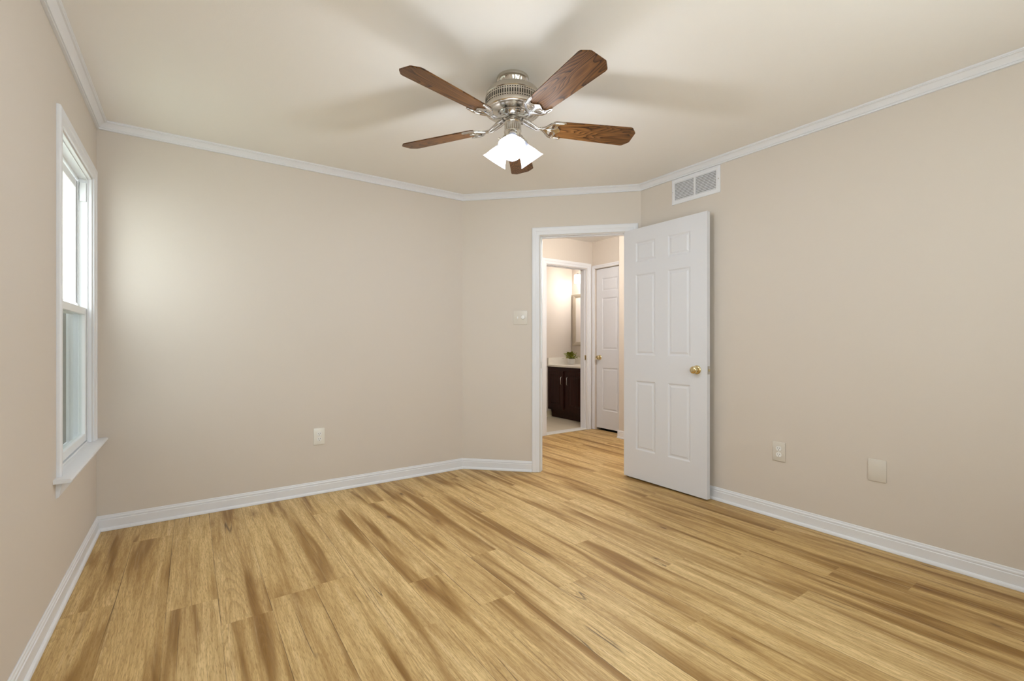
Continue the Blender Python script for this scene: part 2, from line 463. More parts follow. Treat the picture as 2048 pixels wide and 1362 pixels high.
# ------------------------------------------------------------------ walls
def wall(name, p, s_dir, length, n_out, thick, openings, label, m=WALL, z1=H):
    """slab from p along s_dir, thickness going along n_out; openings = [(s0, s1, z0, z1)]"""
    bm = B()
    s_dir = Vector((*s_dir, 0)).normalized(); n_out = Vector((*n_out, 0)).normalized(); p = Vector((*p, 0))
    ss = sorted({0, length, *[v for o in openings for v in o[:2]]})
    zs = sorted({0, z1, *[v for o in openings for v in o[2:]]})
    solid = {}
    for i in range(len(ss) - 1):
        for j in range(len(zs) - 1):
            sm, zm = (ss[i] + ss[i + 1]) / 2, (zs[j] + zs[j + 1]) / 2
            solid[i, j] = not any(o[0] < sm < o[1] and o[2] < zm < o[3] for o in openings)
    cache = {}
    def V(i, j, k):
        if (i, j, k) not in cache:
            cache[i, j, k] = bm.verts.new(p + s_dir * ss[i] + n_out * (thick * k) + Vector((0, 0, zs[j])))
        return cache[i, j, k]
    for (i, j), s in solid.items():
        if not s: continue
        bm.faces.new((V(i, j, 0), V(i + 1, j, 0), V(i + 1, j + 1, 0), V(i, j + 1, 0)))
        bm.faces.new((V(i, j, 1), V(i, j + 1, 1), V(i + 1, j + 1, 1), V(i + 1, j, 1)))
        for (di, dj, a, b2) in ((-1, 0, (i, j), (i, j + 1)), (1, 0, (i + 1, j), (i + 1, j + 1)), (0, -1, (i, j), (i + 1, j)), (0, 1, (i, j + 1), (i + 1, j + 1))):
            if not solid.get((i + di, j + dj), False):
                bm.faces.new((V(*a, 0), V(*b2, 0), V(*b2, 1), V(*a, 1)))
    return struct(finish(bm, name, m), label, 'wall')

WY0, WY1, WZ0, WZ1 = 2.735, 3.515, 0.545, 2.05       # bedroom window opening
wall('wall_left', (XL, YF), (0, 1), YB - YF, (-1, 0), 0.12, [(WY0 - YF, WY1 - YF, WZ0, WZ1)], 'beige left wall with the window')
wall('wall_back', (XL - 0.12, YB), (1, 0), X1 - XL + 0.12, (0, 1), 0.11, [], 'beige back wall with one outlet')
DIAG = (XR - X1) * math.sqrt(2)
DO0, DO1 = (2.4970 - X1) * math.sqrt(2), (3.0300 - X1) * math.sqrt(2)
DOZ = 2.055
wall('wall_angled', (X1, YB), DS[:2], DIAG, (-DN)[:2], 0.11, [(DO0, DO1, 0, DOZ)], 'short angled beige wall with the open doorway')
wall('wall_right', (XR, YF), (0, 1), YR - YF, (1, 0), 0.11, [], 'beige right wall with vent, outlet and blank plate')
FW = (0.10, 2.30, 0.95, 2.20)                         # added fill window behind the camera: X0 X1 Z0 Z1
wall('wall_front', (XL - 0.12, YF), (1, 0), XR - XL + 0.23, (0, -1), 0.12, [(FW[0] - XL + 0.12, FW[1] - XL + 0.12, FW[2], FW[3])], 'beige wall behind the viewer with a wide added fill window')
# hall and bathroom
BO0, BO1, BOZ = 3.556, 4.226, 2.085
wall('wall_hall_far', (2.3, HALL_Y), (1, 0), HALL_X + 0.11 - 2.3, (0, 1), 0.11, [(BO0 - 2.3, BO1 - 2.3, 0, BOZ)], 'hall wall with the bathroom doorway')
LO0, LO1, LOZ = 3.885, 4.352 - 0.0, 2.085
wall('wall_linen', (HALL_X, 3.79), (0, 1), HALL_Y - 3.79, (1, 0), 0.11, [(0.07, 0.565, 0, LOZ)], 'hall wall around the narrow closet door')
wall('wall_hall_right', (4.165, 1.9), (0, 1), 1.89, (1, 0), 0.277, [], 'short beige hall wall right of the closet door')
wall('wall_hall_near', (XR + 0.11, 1.9), (1, 0), 1.3, (0, -1), 0.11, [], 'hall wall behind the bedroom wall')
wall('wall_hall_left', (2.3, YB + 0.115), (0, 1), HALL_Y - YB, (-1, 0), 0.11, [], 'hall wall at the left end')
wall('wall_bathroom_far', (2.9, 5.50), (1, 0), 2.1, (0, 1), 0.11, [], 'bathroom wall left of the vanity')
wall('wall_bathroom_right', (4.965, HALL_Y + 0.112), (0, 1), 5.498 - HALL_Y - 0.112, (1, 0), 0.11, [], 'bathroom wall behind the vanity')
wall('wall_bathroom_left', (3.0, HALL_Y + 0.112), (0, 1), 5.498 - HALL_Y - 0.112, (-1, 0), 0.11, [], 'bathroom wall opposite the vanity')
wall('wall_bathroom_near', (HALL_X + 0.112, HALL_Y), (1, 0), 0.75, (0, 1), 0.11, [], 'bathroom wall beside its doorway')
wall('wall_closet', (HALL_X + 0.45, 3.80), (0, 1), 0.5995, (1, 0), 0.05, [], 'back of the linen closet', m=DARK)  # closet inside coloured near-black: shade behind the door gap is in the colour
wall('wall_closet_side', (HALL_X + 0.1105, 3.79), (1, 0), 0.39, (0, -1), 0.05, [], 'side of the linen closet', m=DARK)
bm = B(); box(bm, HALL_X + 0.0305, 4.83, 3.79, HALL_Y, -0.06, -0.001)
struct(finish(bm, 'floor_closet', DARK), 'linen closet floor, coloured dark for the shade inside', 'floor')

# ------------------------------------------------------------------ mouldings
POLY = [(XL, YF), (XR, YF), (XR, YR), (X1, YB), (XL, YB)]
def seg_corner(i, d):
    """room corner i pushed d into the room (mitre)"""
    n = len(POLY)
    a, b2, c = (Vector(POLY[(i - 1) % n]), Vector(POLY[i]), Vector(POLY[(i + 1) % n]))
    t1, t2 = (b2 - a).normalized(), (c - b2).normalized()
    n1, n2 = Vector((-t1.y, t1.x)), Vector((-t2.y, t2.x))
    m = (n1 + n2); m = m / (1 + n1.dot(n2))
    return b2 + m * d
def sweep(name, ends, prof, m, label, cat):
    """ends(d) -> (start, end) 2D points at distance d from the wall; prof = [(d, z)] closed"""
    bm = B(); A = []; C = []
    for d, z in prof:
        s, e = ends(d)
        A.append(bm.verts.new((s[0], s[1], z))); C.append(bm.verts.new((e[0], e[1], z)))
    ring_strip(bm, A, C)
    bm.faces.new(A); bm.faces.new(C)
    return struct(finish(bm, name, m, smooth=14), label, cat)
g = 0.0004
CROWN = [(g, H - g), (0.052, H - g), (0.052, H - 0.007), (0.047, H - 0.009), (0.047, H - 0.012), (0.039, H - 0.013), (0.033, H - 0.017), (0.026, H - 0.023),
         (0.020, H - 0.029), (0.017, H - 0.033), (0.017, H - 0.036), (0.011, H - 0.036), (0.011, H - 0.039), (0.0125, H - 0.041), (0.0125, H - 0.046), (g, H - 0.046)]
BASE = [(g, 0.001), (0.022, 0.001), (0.022, 0.006), (0.020, 0.013), (0.016, 0.018), (0.0125, 0.020), (0.0115, 0.020), (0.0115, 0.064), (0.0085, 0.067), (0.0085, 0.070), (0.0100, 0.072),
        (0.0095, 0.078), (0.0060, 0.083), (0.0060, 0.086), (0.0050, 0.090), (0.003, 0.092), (g, 0.092)]
for idx, i, lab in ((1, 1, 'right'), (2, 2, 'angled'), (3, 3, 'back'), (4, 4, 'left'), (5, 0, 'front')):
    j = (i + 1) % 5
    sweep('trim_%d' % idx, lambda d, i=i, j=j: (seg_corner(i, d), seg_corner(j, d)), CROWN, TRIM, 'white crown moulding along the %s wall' % lab, 'crown moulding')
for i, lab in ((1, 'right'), (3, 'back'), (4, 'left'), (0, 'front')):
    j = (i + 1) % 5
    sweep('baseboard_' + lab, lambda d, i=i, j=j: (seg_corner(i, d), seg_corner(j, d)), BASE, TRIM, 'white baseboard along the %s wall' % lab, 'baseboard')
def diag_pt(s, d):
    return Vector((X1, YB)) + Vector(DS[:2]) * s + Vector(DN[:2]) * d
CW = 0.066
sweep('baseboard_angled', lambda d: (diag_pt(DO0 - 0.005 - CW, d), seg_corner(3, d)), BASE, TRIM, 'short white baseboard left of the bedroom doorway', 'baseboard')
def straight(a, b2, n):
    a, b2, n = Vector(a), Vector(b2), Vector(n)
    return lambda d: (a + n * d, b2 + n * d)
sweep('baseboard_hall', straight((2.31, HALL_Y), (BO0 - 0.071, HALL_Y), (0, -1)), BASE, TRIM, 'white hall baseboard left of the bathroom doorway', 'baseboard')
sweep('baseboard_hall_right', straight((4.165, 1.92), (4.165, 3.805), (-1, 0)), BASE, TRIM, 'white baseboard end on the short hall wall', 'baseboard')
sweep('baseboard_bathroom', straight((3.01, 5.50), (4.54, 5.50), (0, -1)), BASE, mat('cream_baseboard', (0.72, 0.62, 0.42), 0.5, bump=0.02), 'cream baseboard ending under the vanity', 'baseboard')

CAS = [(0, 0), (0, 0.008), (0.004, 0.010), (0.012, 0.0105), (0.024, 0.011), (0.030, 0.0115), (0.034, 0.0145), (0.046, 0.0165), (0.060, 0.016),
       (0.0645, 0.0135), (0.066, 0.010), (0.066, 0)]
def casing(name, path, o, s, n, label=None, parent=None, prof=CAS, top_open=True):
    """U-shaped casing; path = [(s, z)...] inner edge, profile grows to the outside (left of travel)"""
    bm = B(); o = Vector(o); s = Vector(s); n = Vector(n)
    P = [Vector(p) for p in path]; rows = []
    for i, p in enumerate(P):
        ts = []
        if i > 0: ts.append((P[i] - P[i - 1]).normalized())
        if i < len(P) - 1: ts.append((P[i + 1] - P[i]).normalized())
        ns = [Vector((-t.y, t.x)) for t in ts]
        m = ns[0] if len(ns) == 1 else (ns[0] + ns[1]) / (1 + ns[0].dot(ns[1]))
        rows.append([bm.verts.new(o + s * (p.x + m.x * w) + Vector((0, 0, p.y + m.y * w)) + n * (t + g)) for w, t in prof])
    for a, b2 in zip(rows, rows[1:]): ring_strip(bm, a, b2)
    bm.faces.new(rows[0]); bm.faces.new(rows[-1])
    ob = finish(bm, name, TRIM, parent, smooth=12)
    if label: struct(ob, label, 'door casing')
    return ob
rv = 0.005
casing('trim_6', [(DO0 - rv, 0.001), (DO0 - rv, DOZ + rv), (DO1 + rv, DOZ + rv), (DO1 + rv, 0.001)], (X1, YB, 0), DS, DN, 'white moulded casing around the bedroom doorway')
casing('trim_7', [(BO0 - rv, 0.001), (BO0 - rv, BOZ + rv), (BO1 + rv, BOZ + rv), (BO1 + rv, 0.001)], (0, HALL_Y, 0), (1, 0, 0), (0, -1, 0), 'white casing around the bathroom doorway')
casing('trim_8', [(-4.355 - rv + 0.003, 0.001), (-4.352 - rv, LOZ + rv), (-3.86 + rv, LOZ + rv), (-3.86 + rv, 0.001)], (HALL_X, 0, 0), (0, -1, 0), (-1, 0, 0), 'white casing around the narrow closet door',
       prof=[(w * 0.62, t) for w, t in CAS])
# jamb linings
def jamb(name, o, s, n_in, s0, s1, z1, depth, label, stop=0.04):
    """white lining of an opening; n_in points back through the wall"""
    bm = B(); o = Vector(o); s = Vector(s); n_in = Vector(n_in)
    t = 0.0045
    def bx(a0, a1, d0, d1, zz0, zz1):
        vs = []
        for a in (a0, a1):
            for d in (d0, d1):
                for z in (zz0, zz1): vs.append(bm.verts.new(o + s * a + n_in * d + Vector((0, 0, z))))
        for f in [(0, 1, 3, 2), (4, 6, 7, 5), (0, 4, 5, 1), (2, 3, 7, 6), (0, 2, 6, 4), (1, 5, 7, 3)]: bm.faces.new([vs[i] for i in f])
    bx(s0 + g, s0 + t, 0.0005, depth, 0.001, z1 - g); bx(s1 - t, s1 - g, 0.0005, depth, 0.001, z1 - g); bx(s0 + t, s1 - t, 0.0005, depth, z1 - t, z1 - g)
    k = 0.011
    bx(s0 + t, s0 + k, stop, stop + 0.032, 0.001, z1 - t); bx(s1 - k, s1 - t, stop, stop + 0.032, 0.001, z1 - t); bx(s0 + k, s1 - k, stop, stop + 0.032, z1 - k, z1 - t)
    ob = finish(bm, name, TRIM)
    return struct(ob, label, 'door jamb')
jd = jamb('trim_9', (X1, YB, 0), DS, -DN, DO0, DO1, DOZ, 0.11, 'white jamb lining of the bedroom doorway')
jb = jamb('trim_10', (0, HALL_Y, 0), (1, 0, 0), (0, 1, 0), BO0, BO1, BOZ, 0.11, 'white jamb lining of the bathroom doorway', stop=0.03)
bm = B(); box(bm, BO0 + 0.001, BO1 - 0.001, HALL_Y - 0.012, HALL_Y + 0.11, 0.0005, 0.012, 0.003)
struct(finish(bm, 'trim_11', SILL), 'pale marble threshold under the bathroom doorway', 'threshold')
# strike plates: parts of the jambs
def plate(name, parent, o, s, n, zc, w, h, m, t=0.0018, hole=True):
    bm = B(); o = Vector(o); s = Vector(s).normalized(); n = Vector(n).normalized()
    def q(a, b2, d): return bm.verts.new(o + s * a + Vector((0, 0, zc + b2)) + n * d)
    f0 = [q(-w / 2, -h / 2, 0), q(w / 2, -h / 2, 0), q(w / 2, h / 2, 0), q(-w / 2, h / 2, 0)]
    f1 = [q(-w / 2, -h / 2, t), q(w / 2, -h / 2, t), q(w / 2, h / 2, t), q(-w / 2, h / 2, t)]
    f2 = [q(-w / 5, -h / 4, t), q(w / 5, -h / 4, t), q(w / 5, h / 4, t), q(-w / 5, h / 4, t)]
    f3 = [q(-w / 5, -h / 4, t * 0.2), q(w / 5, -h / 4, t * 0.2), q(w / 5, h / 4, t * 0.2), q(-w / 5, h / 4, t * 0.2)]
    ring_strip(bm, f0, f1); ring_strip(bm, f1, f2); ring_strip(bm, f2, f3); bm.faces.new(f3); bm.faces.new(f0)
    return finish(bm, name, m, parent)
pj = diag_pt(DO0 + 0.0047, -0.022)
plate('strike_plate', jd, (pj.x, pj.y, 0), -DN, DS, 0.93, 0.032, 0.06, STEEL)
plate('strike_plate', jb, (BO1 - 0.0047, HALL_Y + 0.018, 0), (0, 1, 0), (-1, 0, 0), 0.935, 0.03, 0.06, BRASS)

# ------------------------------------------------------------------ panelled leaves
def panel_face(bm, x0, x1, z0, z1, y, ny, cols, rows, depth=0.006, i1=0.012, i2=0.020, i3=0.032):
    """face at y (outward sign ny) with recessed raised-field panels; cols/rows = [(a, b)]"""
    xs = sorted({x0, x1, *[v for c in cols for v in c]}); zs = sorted({z0, z1, *[v for r in rows for v in r]})
    grid = {(i, j): bm.verts.new((xs[i], y, zs[j])) for i in range(len(xs)) for j in range(len(zs))}
    for i in range(len(xs) - 1):
        for j in range(len(zs) - 1):
            q = [grid[i, j], grid[i + 1, j], grid[i + 1, j + 1], grid[i, j + 1]]
            if (xs[i], xs[i + 1]) in cols and (zs[j], zs[j + 1]) in rows:
                a0, a1, b0, b1 = xs[i], xs[i + 1], zs[j], zs[j + 1]
                prev = q
                for ins, dep in ((0.003, 0.0005), (i1, depth), (i2, depth), (i3, depth * 0.25)):
                    cur = [bm.verts.new((a, y - ny * dep, b2)) for a, b2 in ((a0 + ins, b0 + ins), (a1 - ins, b0 + ins), (a1 - ins, b1 - ins), (a0 + ins, b1 - ins))]
                    ring_strip(bm, prev, cur); prev = cur
                bm.faces.new(prev)
            else:
                bm.faces.new(q)
    nx, nz = len(xs) - 1, len(zs) - 1
    return ([grid[i, 0] for i in range(nx + 1)] + [grid[nx, j] for j in range(1, nz + 1)] +
            [grid[i, nz] for i in range(nx - 1, -1, -1)] + [grid[0, j] for j in range(nz - 1, 0, -1)])
def panel_leaf(bm, x0, x1, z0, z1, y0, y1, cols, rows, both=True, **k):
    cols = [tuple(c) for c in cols]; rows = [tuple(r) for r in rows]
    a = panel_face(bm, x0, x1, z0, z1, y1, 1, cols, rows, **k)
    if both:
        b2 = panel_face(bm, x0, x1, z0, z1, y0, -1, cols, rows, **k)
        ring_strip(bm, a, b2)
    else:
        c = [bm.verts.new((v.co.x, y0, v.co.z)) for v in a]
        ring_strip(bm, a, c); bm.faces.new(c)
def knob(parent, o, n, m=BRASS, name='door_knob', both=None):
    """round door knob: rose, neck and ball; n = outward"""
    bm = B(); q = Vector((0, 0, 1)).rotation_difference(Vector(n)).to_matrix().to_4x4()
    mt = Matrix.Translation(o) @ q
    lathe(bm, [(0.0325, 0.0), (0.0325, 0.003), (0.030, 0.007), (0.024, 0.010), (0.014, 0.012), (0.0115, 0.016), (0.0115, 0.024), (0.014, 0.027),
               (0.022, 0.031), (0.0265, 0.037), (0.0275, 0.043), (0.026, 0.049), (0.021, 0.0535), (0.012, 0.0555), (0.0115, 0.0548), (0.006, 0.0550), (0.0055, 0.0562), (0.001, 0.0564)], 36, mt)
    return finish(bm, name, m, parent, smooth=40)

# bedroom door: local x from hinge to free edge, +y = room face
d1 = thing('door_1', 'white six-panel bedroom door standing wide open', 'door', (3.005, 2.679, 0), -PI / 2, kind='structure')
# local x -> world -Y, local y -> world +X ; the room face (world -X) is local -y
bm = B()
panel_leaf(bm, 0, 0.766, 0.012, 2.060, 0.0, 0.035, [(0.124, 0.322), (0.436, 0.634)], [(0.248, 0.816), (1.022, 1.685), (1.782, 1.948)])
bmesh.ops.remove_doubles(bm, verts=bm.verts, dist=1e-6)
finish(bm, 'door_leaf', DOOR, d1)
knob(d1, (0.766 - 0.079, -0.0002, 0.929), (0, -1, 0))
knob(d1, (0.766 - 0.079, 0.0352, 0.929), (0, 1, 0))
bm = B(); box(bm, 0.7661, 0.7678, 0.005, 0.030, 0.900, 0.958, 0.0006)
lp = finish(bm, 'latch_plate', STEEL, d1)
bm = B(); box(bm, 0.7678, 0.776, 0.0125, 0.0225, 0.920, 0.938, 0.002); finish(bm, 'latch_bolt', BRASS, lp)
for zz in (0.25, 1.05, 1.86):
    bm = B(); cyl(bm, (-0.004, 0.030, zz - 0.045), (0, 0, 1), 0.005, 0.09, 12); box(bm, -0.0018, -0.0003, 0.004, 0.029, zz - 0.044, zz + 0.044)
    finish(bm, 'hinge', BRASS, d1)

# linen closet door: local frame world
d2 = thing('door_2', 'narrow white closet door in the hall beyond the doorway', 'door', (4.358, 4.352, 0), -PI / 2, kind='structure')
bm = B(); panel_leaf(bm, 0.004, 0.460, 0.028, 2.080, 0.0, 0.035, [(0.100, 0.365)], [(0.254, 0.806), (1.034, 1.705), (1.787, 1.957)])
bmesh.ops.remove_doubles(bm, verts=bm.verts, dist=1e-6)
finish(bm, 'door_leaf', DOOR, d2)
knob(d2, (0.058, -0.0002, 0.936), (0, -1, 0))
bm = B(); box(bm, 0.0, 0.0035, 0.003, 0.033, 0.03, 2.07); finish(bm, 'door_edge', DOOR, d2)

# ------------------------------------------------------------------ bedroom window
w1 = thing('window_1', 'white double-hung window in the left wall', 'window', (XL, 0, 0), -PI / 2, kind='structure')
# local x = -worldY, local y = +worldX (room)
wx0, wx1 = -WY1, -WY0
casing('window_casing', [(wx0 - rv, 0.563), (wx0 - rv, WZ1 + rv), (wx1 + rv, WZ1 + rv), (wx1 + rv, 0.563)], (0, 0, 0), (1, 0, 0), (0, 1, 0), parent=w1)
bm = B()   # stool: notched board with a rounded nose
ST = [(-0.030, 0.5455), (0.050, 0.5455), (0.055, 0.549), (0.057, 0.554), (0.055, 0.5595), (0.050, 0.5625), (-0.030, 0.5625)]
A = [bm.verts.new((-3.637, max(y, g), z)) for y, z in ST]; C = [bm.verts.new((-2.610, max(y, g), z)) for y, z in ST]
ring_strip(bm, A, C); bm.faces.new(A); bm.faces.new(C)
box(bm, wx0 + g, wx1 - g, -0.030, -0.0002, 0.5457, 0.5623)
finish(bm, 'window_sill', TRIM, w1, smooth=40)
bm = B()
AP = [(g, 0.5450), (0.020, 0.5450), (0.021, 0.536), (0.018, 0.522), (0.014, 0.508), (0.012, 0.490), (0.009, 0.480), (g, 0.476)]
A = [bm.verts.new((-3.590, y, z)) for y, z in AP]; C = [bm.verts.new((-2.655, y, z)) for y, z in AP]
ring_strip(bm, A, C); bm.faces.new(A); bm.faces.new(C); finish(bm, 'window_apron', TRIM, w1, smooth=25)
bm = B()   # lining and vinyl frame with sash tracks
t = 0.006
def ubox(bm, x0, x1, y0, y1, z0, z1, w, sill=True, ws=None):
    box(bm, x0, x0 + w, y0, y1, z0, z1); box(bm, x1 - w, x1, y0, y1, z0, z1); box(bm, x0 + w, x1 - w, y0, y1, z1 - w, z1)
    if sill: box(bm, x0 + w, x1 - w, y0, y1, z0, z0 + (ws or w))
ubox(bm, wx0 + g, wx1 - g, -0.016, -0.0003, 0.563, WZ1 - g, t, False)
finish(bm, 'window_lining', TRIM, w1)
bm = B()
ubox(bm, wx0 + g, wx1 - g, -0.020, -0.0165, 0.563, WZ1 - g, 0.012, True, 0.010)
ubox(bm, wx0 + g, wx1 - g, -0.054, -0.020, 0.563, WZ1 - g, 0.007, True, 0.008)
ubox(bm, wx0 + g, wx1 - g, -0.059, -0.054, 0.563, WZ1 - g, 0.018, True, 0.010)
ubox(bm, wx0 + g, wx1 - g, -0.095, -0.059, 0.563, WZ1 - g, 0.007, True, 0.008)
ubox(bm, wx0 + g, wx1 - g, -0.115, -0.095, 0.563, WZ1 - g, 0.012, True, 0.012)
finish(bm, 'window_frame', VINYL, w1)
for sx in (wx0 + 0.012, wx1 - 0.012):     # balance covers above the lower sash
    bm = B(); box(bm, sx - 0.006, sx + 0.006, -0.050, -0.022, 1.915, 2.020, 0.0015); finish(bm, 'balance_cover', VINYL, w1)
def sash(name, y0, y1, z0, z1, bot, top, stile=0.036):
    a, b2 = wx0 + 0.009, wx1 - 0.009
    bm = B()
    box(bm, a, a + stile, y0, y1, z0, z1, 0.002); box(bm, b2 - stile, b2, y0, y1, z0, z1, 0.002)
    box(bm, a + stile - 0.001, b2 - stile + 0.001, y0 + 0.0005, y1 - 0.0005, z0, z0 + bot, 0.002)
    box(bm, a + stile - 0.001, b2 - stile + 0.001, y0 + 0.0005, y1 - 0.0005, z1 - top, z1, 0.002)
    s = finish(bm, name, VINYL, w1)
    bm = B(); ym = (y0 + y1) / 2; box(bm, a + stile - 0.004, b2 - stile + 0.004, ym - 0.002, ym + 0.002, z0 + bot - 0.004, z1 - top + 0.004)
    finish(bm, 'glass_pane', GLASS, s)
    return s
s1 = sash('lower_sash', -0.052, -0.0215, 0.576, 1.318, 0.042, 0.038)
s2 = sash('upper_sash', -0.090, -0.061, 1.280, 2.026, 0.036, 0.045)
for lx in (-2.93, -3.32):
    bm = B(); box(bm, lx - 0.025, lx + 0.025, -0.048, -0.026, 1.3182, 1.327, 0.002); box(bm, lx - 0.006, lx + 0.020, -0.044, -0.030, 1.327, 1.334, 0.002)
    finish(bm, 'sash_lock', VINYL, s1)

bm = B(); box(bm, wx0 + 0.0125, wx1 - 0.0125, -0.1055, -0.1050, 0.576, 1.300); finish(bm, 'insect_screen', SCREEN, w1)

# added window behind the camera, lets in fill light
w2 = thing('fill_window', 'wide white window added behind the viewer for fill light', 'window', (0, YF, 0), 0, kind='structure')
casing('window_casing', [(FW[0] - rv, FW[2] - rv), (FW[0] - rv, FW[3] + rv), (FW[1] + rv, FW[3] + rv), (FW[1] + rv, FW[2] - rv), (FW[0] - rv + 0.0005, FW[2] - rv)], (0, 0, 0), (1, 0, 0), (0, 1, 0), parent=w2)  # casing of the added fill window
bm = B()
ubox(bm, FW[0] + g, FW[1] - g, -0.11, -0.05, FW[2] + g, FW[3] - g, 0.04)
xm = (FW[0] + FW[1]) / 2
box(bm, xm - 0.035, xm + 0.035, -0.11, -0.05, FW[2] + 0.04, FW[3] - 0.04)
zm = (FW[2] + FW[3]) / 2
box(bm, FW[0] + 0.04, xm - 0.035, -0.105, -0.06, zm - 0.022, zm + 0.022); box(bm, xm + 0.035, FW[1] - 0.04, -0.105, -0.06, zm - 0.022, zm + 0.022)
finish(bm, 'window_frame', VINYL, w2)
bm = B(); box(bm, FW[0] + 0.041, FW[1] - 0.041, -0.086, -0.082, FW[2] + 0.041, FW[3] - 0.041); finish(bm, 'glass_pane', GLASS, w2)

# ------------------------------------------------------------------ ceiling fan
FX, FY, FPH = 1.3175, 1.8952, 0.8660
fan = thing('ceiling_fan', 'five-blade ceiling fan with dark wood blades and three lit glass shades', 'ceiling fan', (FX, FY, H))
def zz(z): return z - H
bm = B()
lathe(bm, [(0.079, -0.0006), (0.080, -0.006), (0.078, -0.014), (0.072, -0.017), (0.070, -0.019), (0.068, -0.028), (0.062, -0.044), (0.060, -0.052), (0.060, -0.064), (0.061, -0.068)],
      96, None, True, (24, 0.05, -0.047, -0.0195))
finish(bm, 'canopy', NICKEL, fan, smooth=35)
bm = B()
lathe(bm, [(0.058, -0.060), (0.075, -0.062), (0.110, -0.066), (0.126, -0.073), (0.134, -0.084), (0.1375, -0.098), (0.139, -0.102), (0.1365, -0.105), (0.1365, -0.150),
           (0.1385, -0.153), (0.140, -0.160), (0.1385, -0.168), (0.134, -0.172), (0.130, -0.1730), (0.127, -0.1735), (0.118, -0.1715), (0.112, -0.1735), (0.098, -0.1760), (0.080, -0.1775), (0.020, -0.1775)], 96)
mh = finish(bm, 'motor_housing', NICKEL, fan, smooth=35)
bm = B()      # dark ventilation slots in three rows round the housing
NS = 72
for i in range(NS):
    a = 2 * PI * i / NS
    for z0, z1 in ((-0.1135, -0.1085), (-0.1385, -0.1185), (-0.1485, -0.1435)):
        ca, sa = math.cos(a), math.sin(a)
        vs = []
        for dr in (0.1362, 0.1368):
            for dt in (-0.0028, 0.0028):
                for z in (z0, z1): vs.append(bm.verts.new((dr * ca - dt * sa, dr * sa + dt * ca, z)))
        for f in [(0, 1, 3, 2), (4, 6, 7, 5), (0, 4, 5, 1), (2, 3, 7, 6), (0, 2, 6, 4), (1, 5, 7, 3)]: bm.faces.new([vs[k] for k in f])
finish(bm, 'vent_slots', DARK, mh)
bm = B()
lathe(bm, [(0.030, -0.1777), (0.074, -0.1777), (0.076, -0.180), (0.074, -0.183), (0.068, -0.1845), (0.061, -0.194), (0.052, -0.2005), (0.046, -0.202), (0.030, -0.202)], 72, None, True, (36, 0.04, -0.1955, -0.185))
finish(bm, 'flywheel', CHROME, fan, smooth=35)
bm = B()
lathe(bm, [(0.030, -0.2022), (0.030, -0.211), (0.041, -0.213), (0.0435, -0.218), (0.0435, -0.224), (0.0415, -0.227), (0.0425, -0.262), (0.0445, -0.266), (0.0445, -0.272), (0.0425, -0.274), (0.0425, -0.290),
           (0.039, -0.300), (0.027, -0.308), (0.014, -0.313), (0.010, -0.319), (0.004, -0.321)], 72, None, True, (24, 0.045, -0.2625, -0.2265))
finish(bm, 'light_fitter', NICKEL, fan, smooth=35)
# blade irons and blades
BZ = zz(2.2074)
PITCH = math.radians(12.5)
def outline_solid(bm, outer, holes, z0, z1, mtx):
    """flat plate with holes, from curve fill"""
    cu = bpy.data.curves.new('tmp', 'CURVE'); cu.dimensions = '2D'; cu.fill_mode = 'BOTH'
    cu.extrude = (z1 - z0) / 2; cu.bevel_depth = 0.0012; cu.bevel_resolution = 1; cu.offset = -0.0012
    for pts in [outer] + holes:
        sp = cu.splines.new('POLY'); sp.points.add(len(pts) - 1); sp.use_cyclic_u = True
        for p, q in zip(sp.points, pts): p.co = (q[0], q[1], 0, 1)
    ob = bpy.data.objects.new('tmp', cu)
    me = bpy.data.meshes.new_from_object(ob)
    me.transform(mtx @ Matrix.Translation((0, 0, (z0 + z1) / 2)))
    bm.from_mesh(me)
    bpy.data.meshes.remove(me); bpy.data.objects.remove(ob); bpy.data.curves.remove(cu)
def smooth_closed(pts, n=6):
    out = []; N = len(pts)
    for i in range(N):
        p0, p1, p2, p3 = (Vector(pts[(i + k - 1) % N]) for k in range(4))
        for j in range(n):
            u = j / n
            out.append(tuple(0.5 * ((2 * p1) + (p2 - p0) * u + (2 * p0 - 5 * p1 + 4 * p2 - p3) * u * u + (3 * p1 - p0 - 3 * p2 + p3) * u ** 3)))
    return out
half = [(0.142, 0.010), (0.158, 0.014), (0.172, 0.026), (0.186, 0.044), (0.204, 0.056), (0.226, 0.060), (0.250, 0.062), (0.262, 0.058), (0.256, 0.050), (0.240, 0.047),
        (0.228, 0.040), (0.224, 0.030), (0.232, 0.020), (0.240, 0.010)]
OUT = smooth_closed(half + [(0.244, 0.0)] + [(x, -y) for x, y in reversed(half)] + [(0.138, 0.0)], 4)
def hole(sy): return smooth_closed([(0.180, sy * 0.010), (0.192, sy * 0.008), (0.206, sy * 0.014), (0.210, sy * 0.030), (0.206, sy * 0.042), (0.196, sy * 0.040), (0.186, sy * 0.026)], 4)
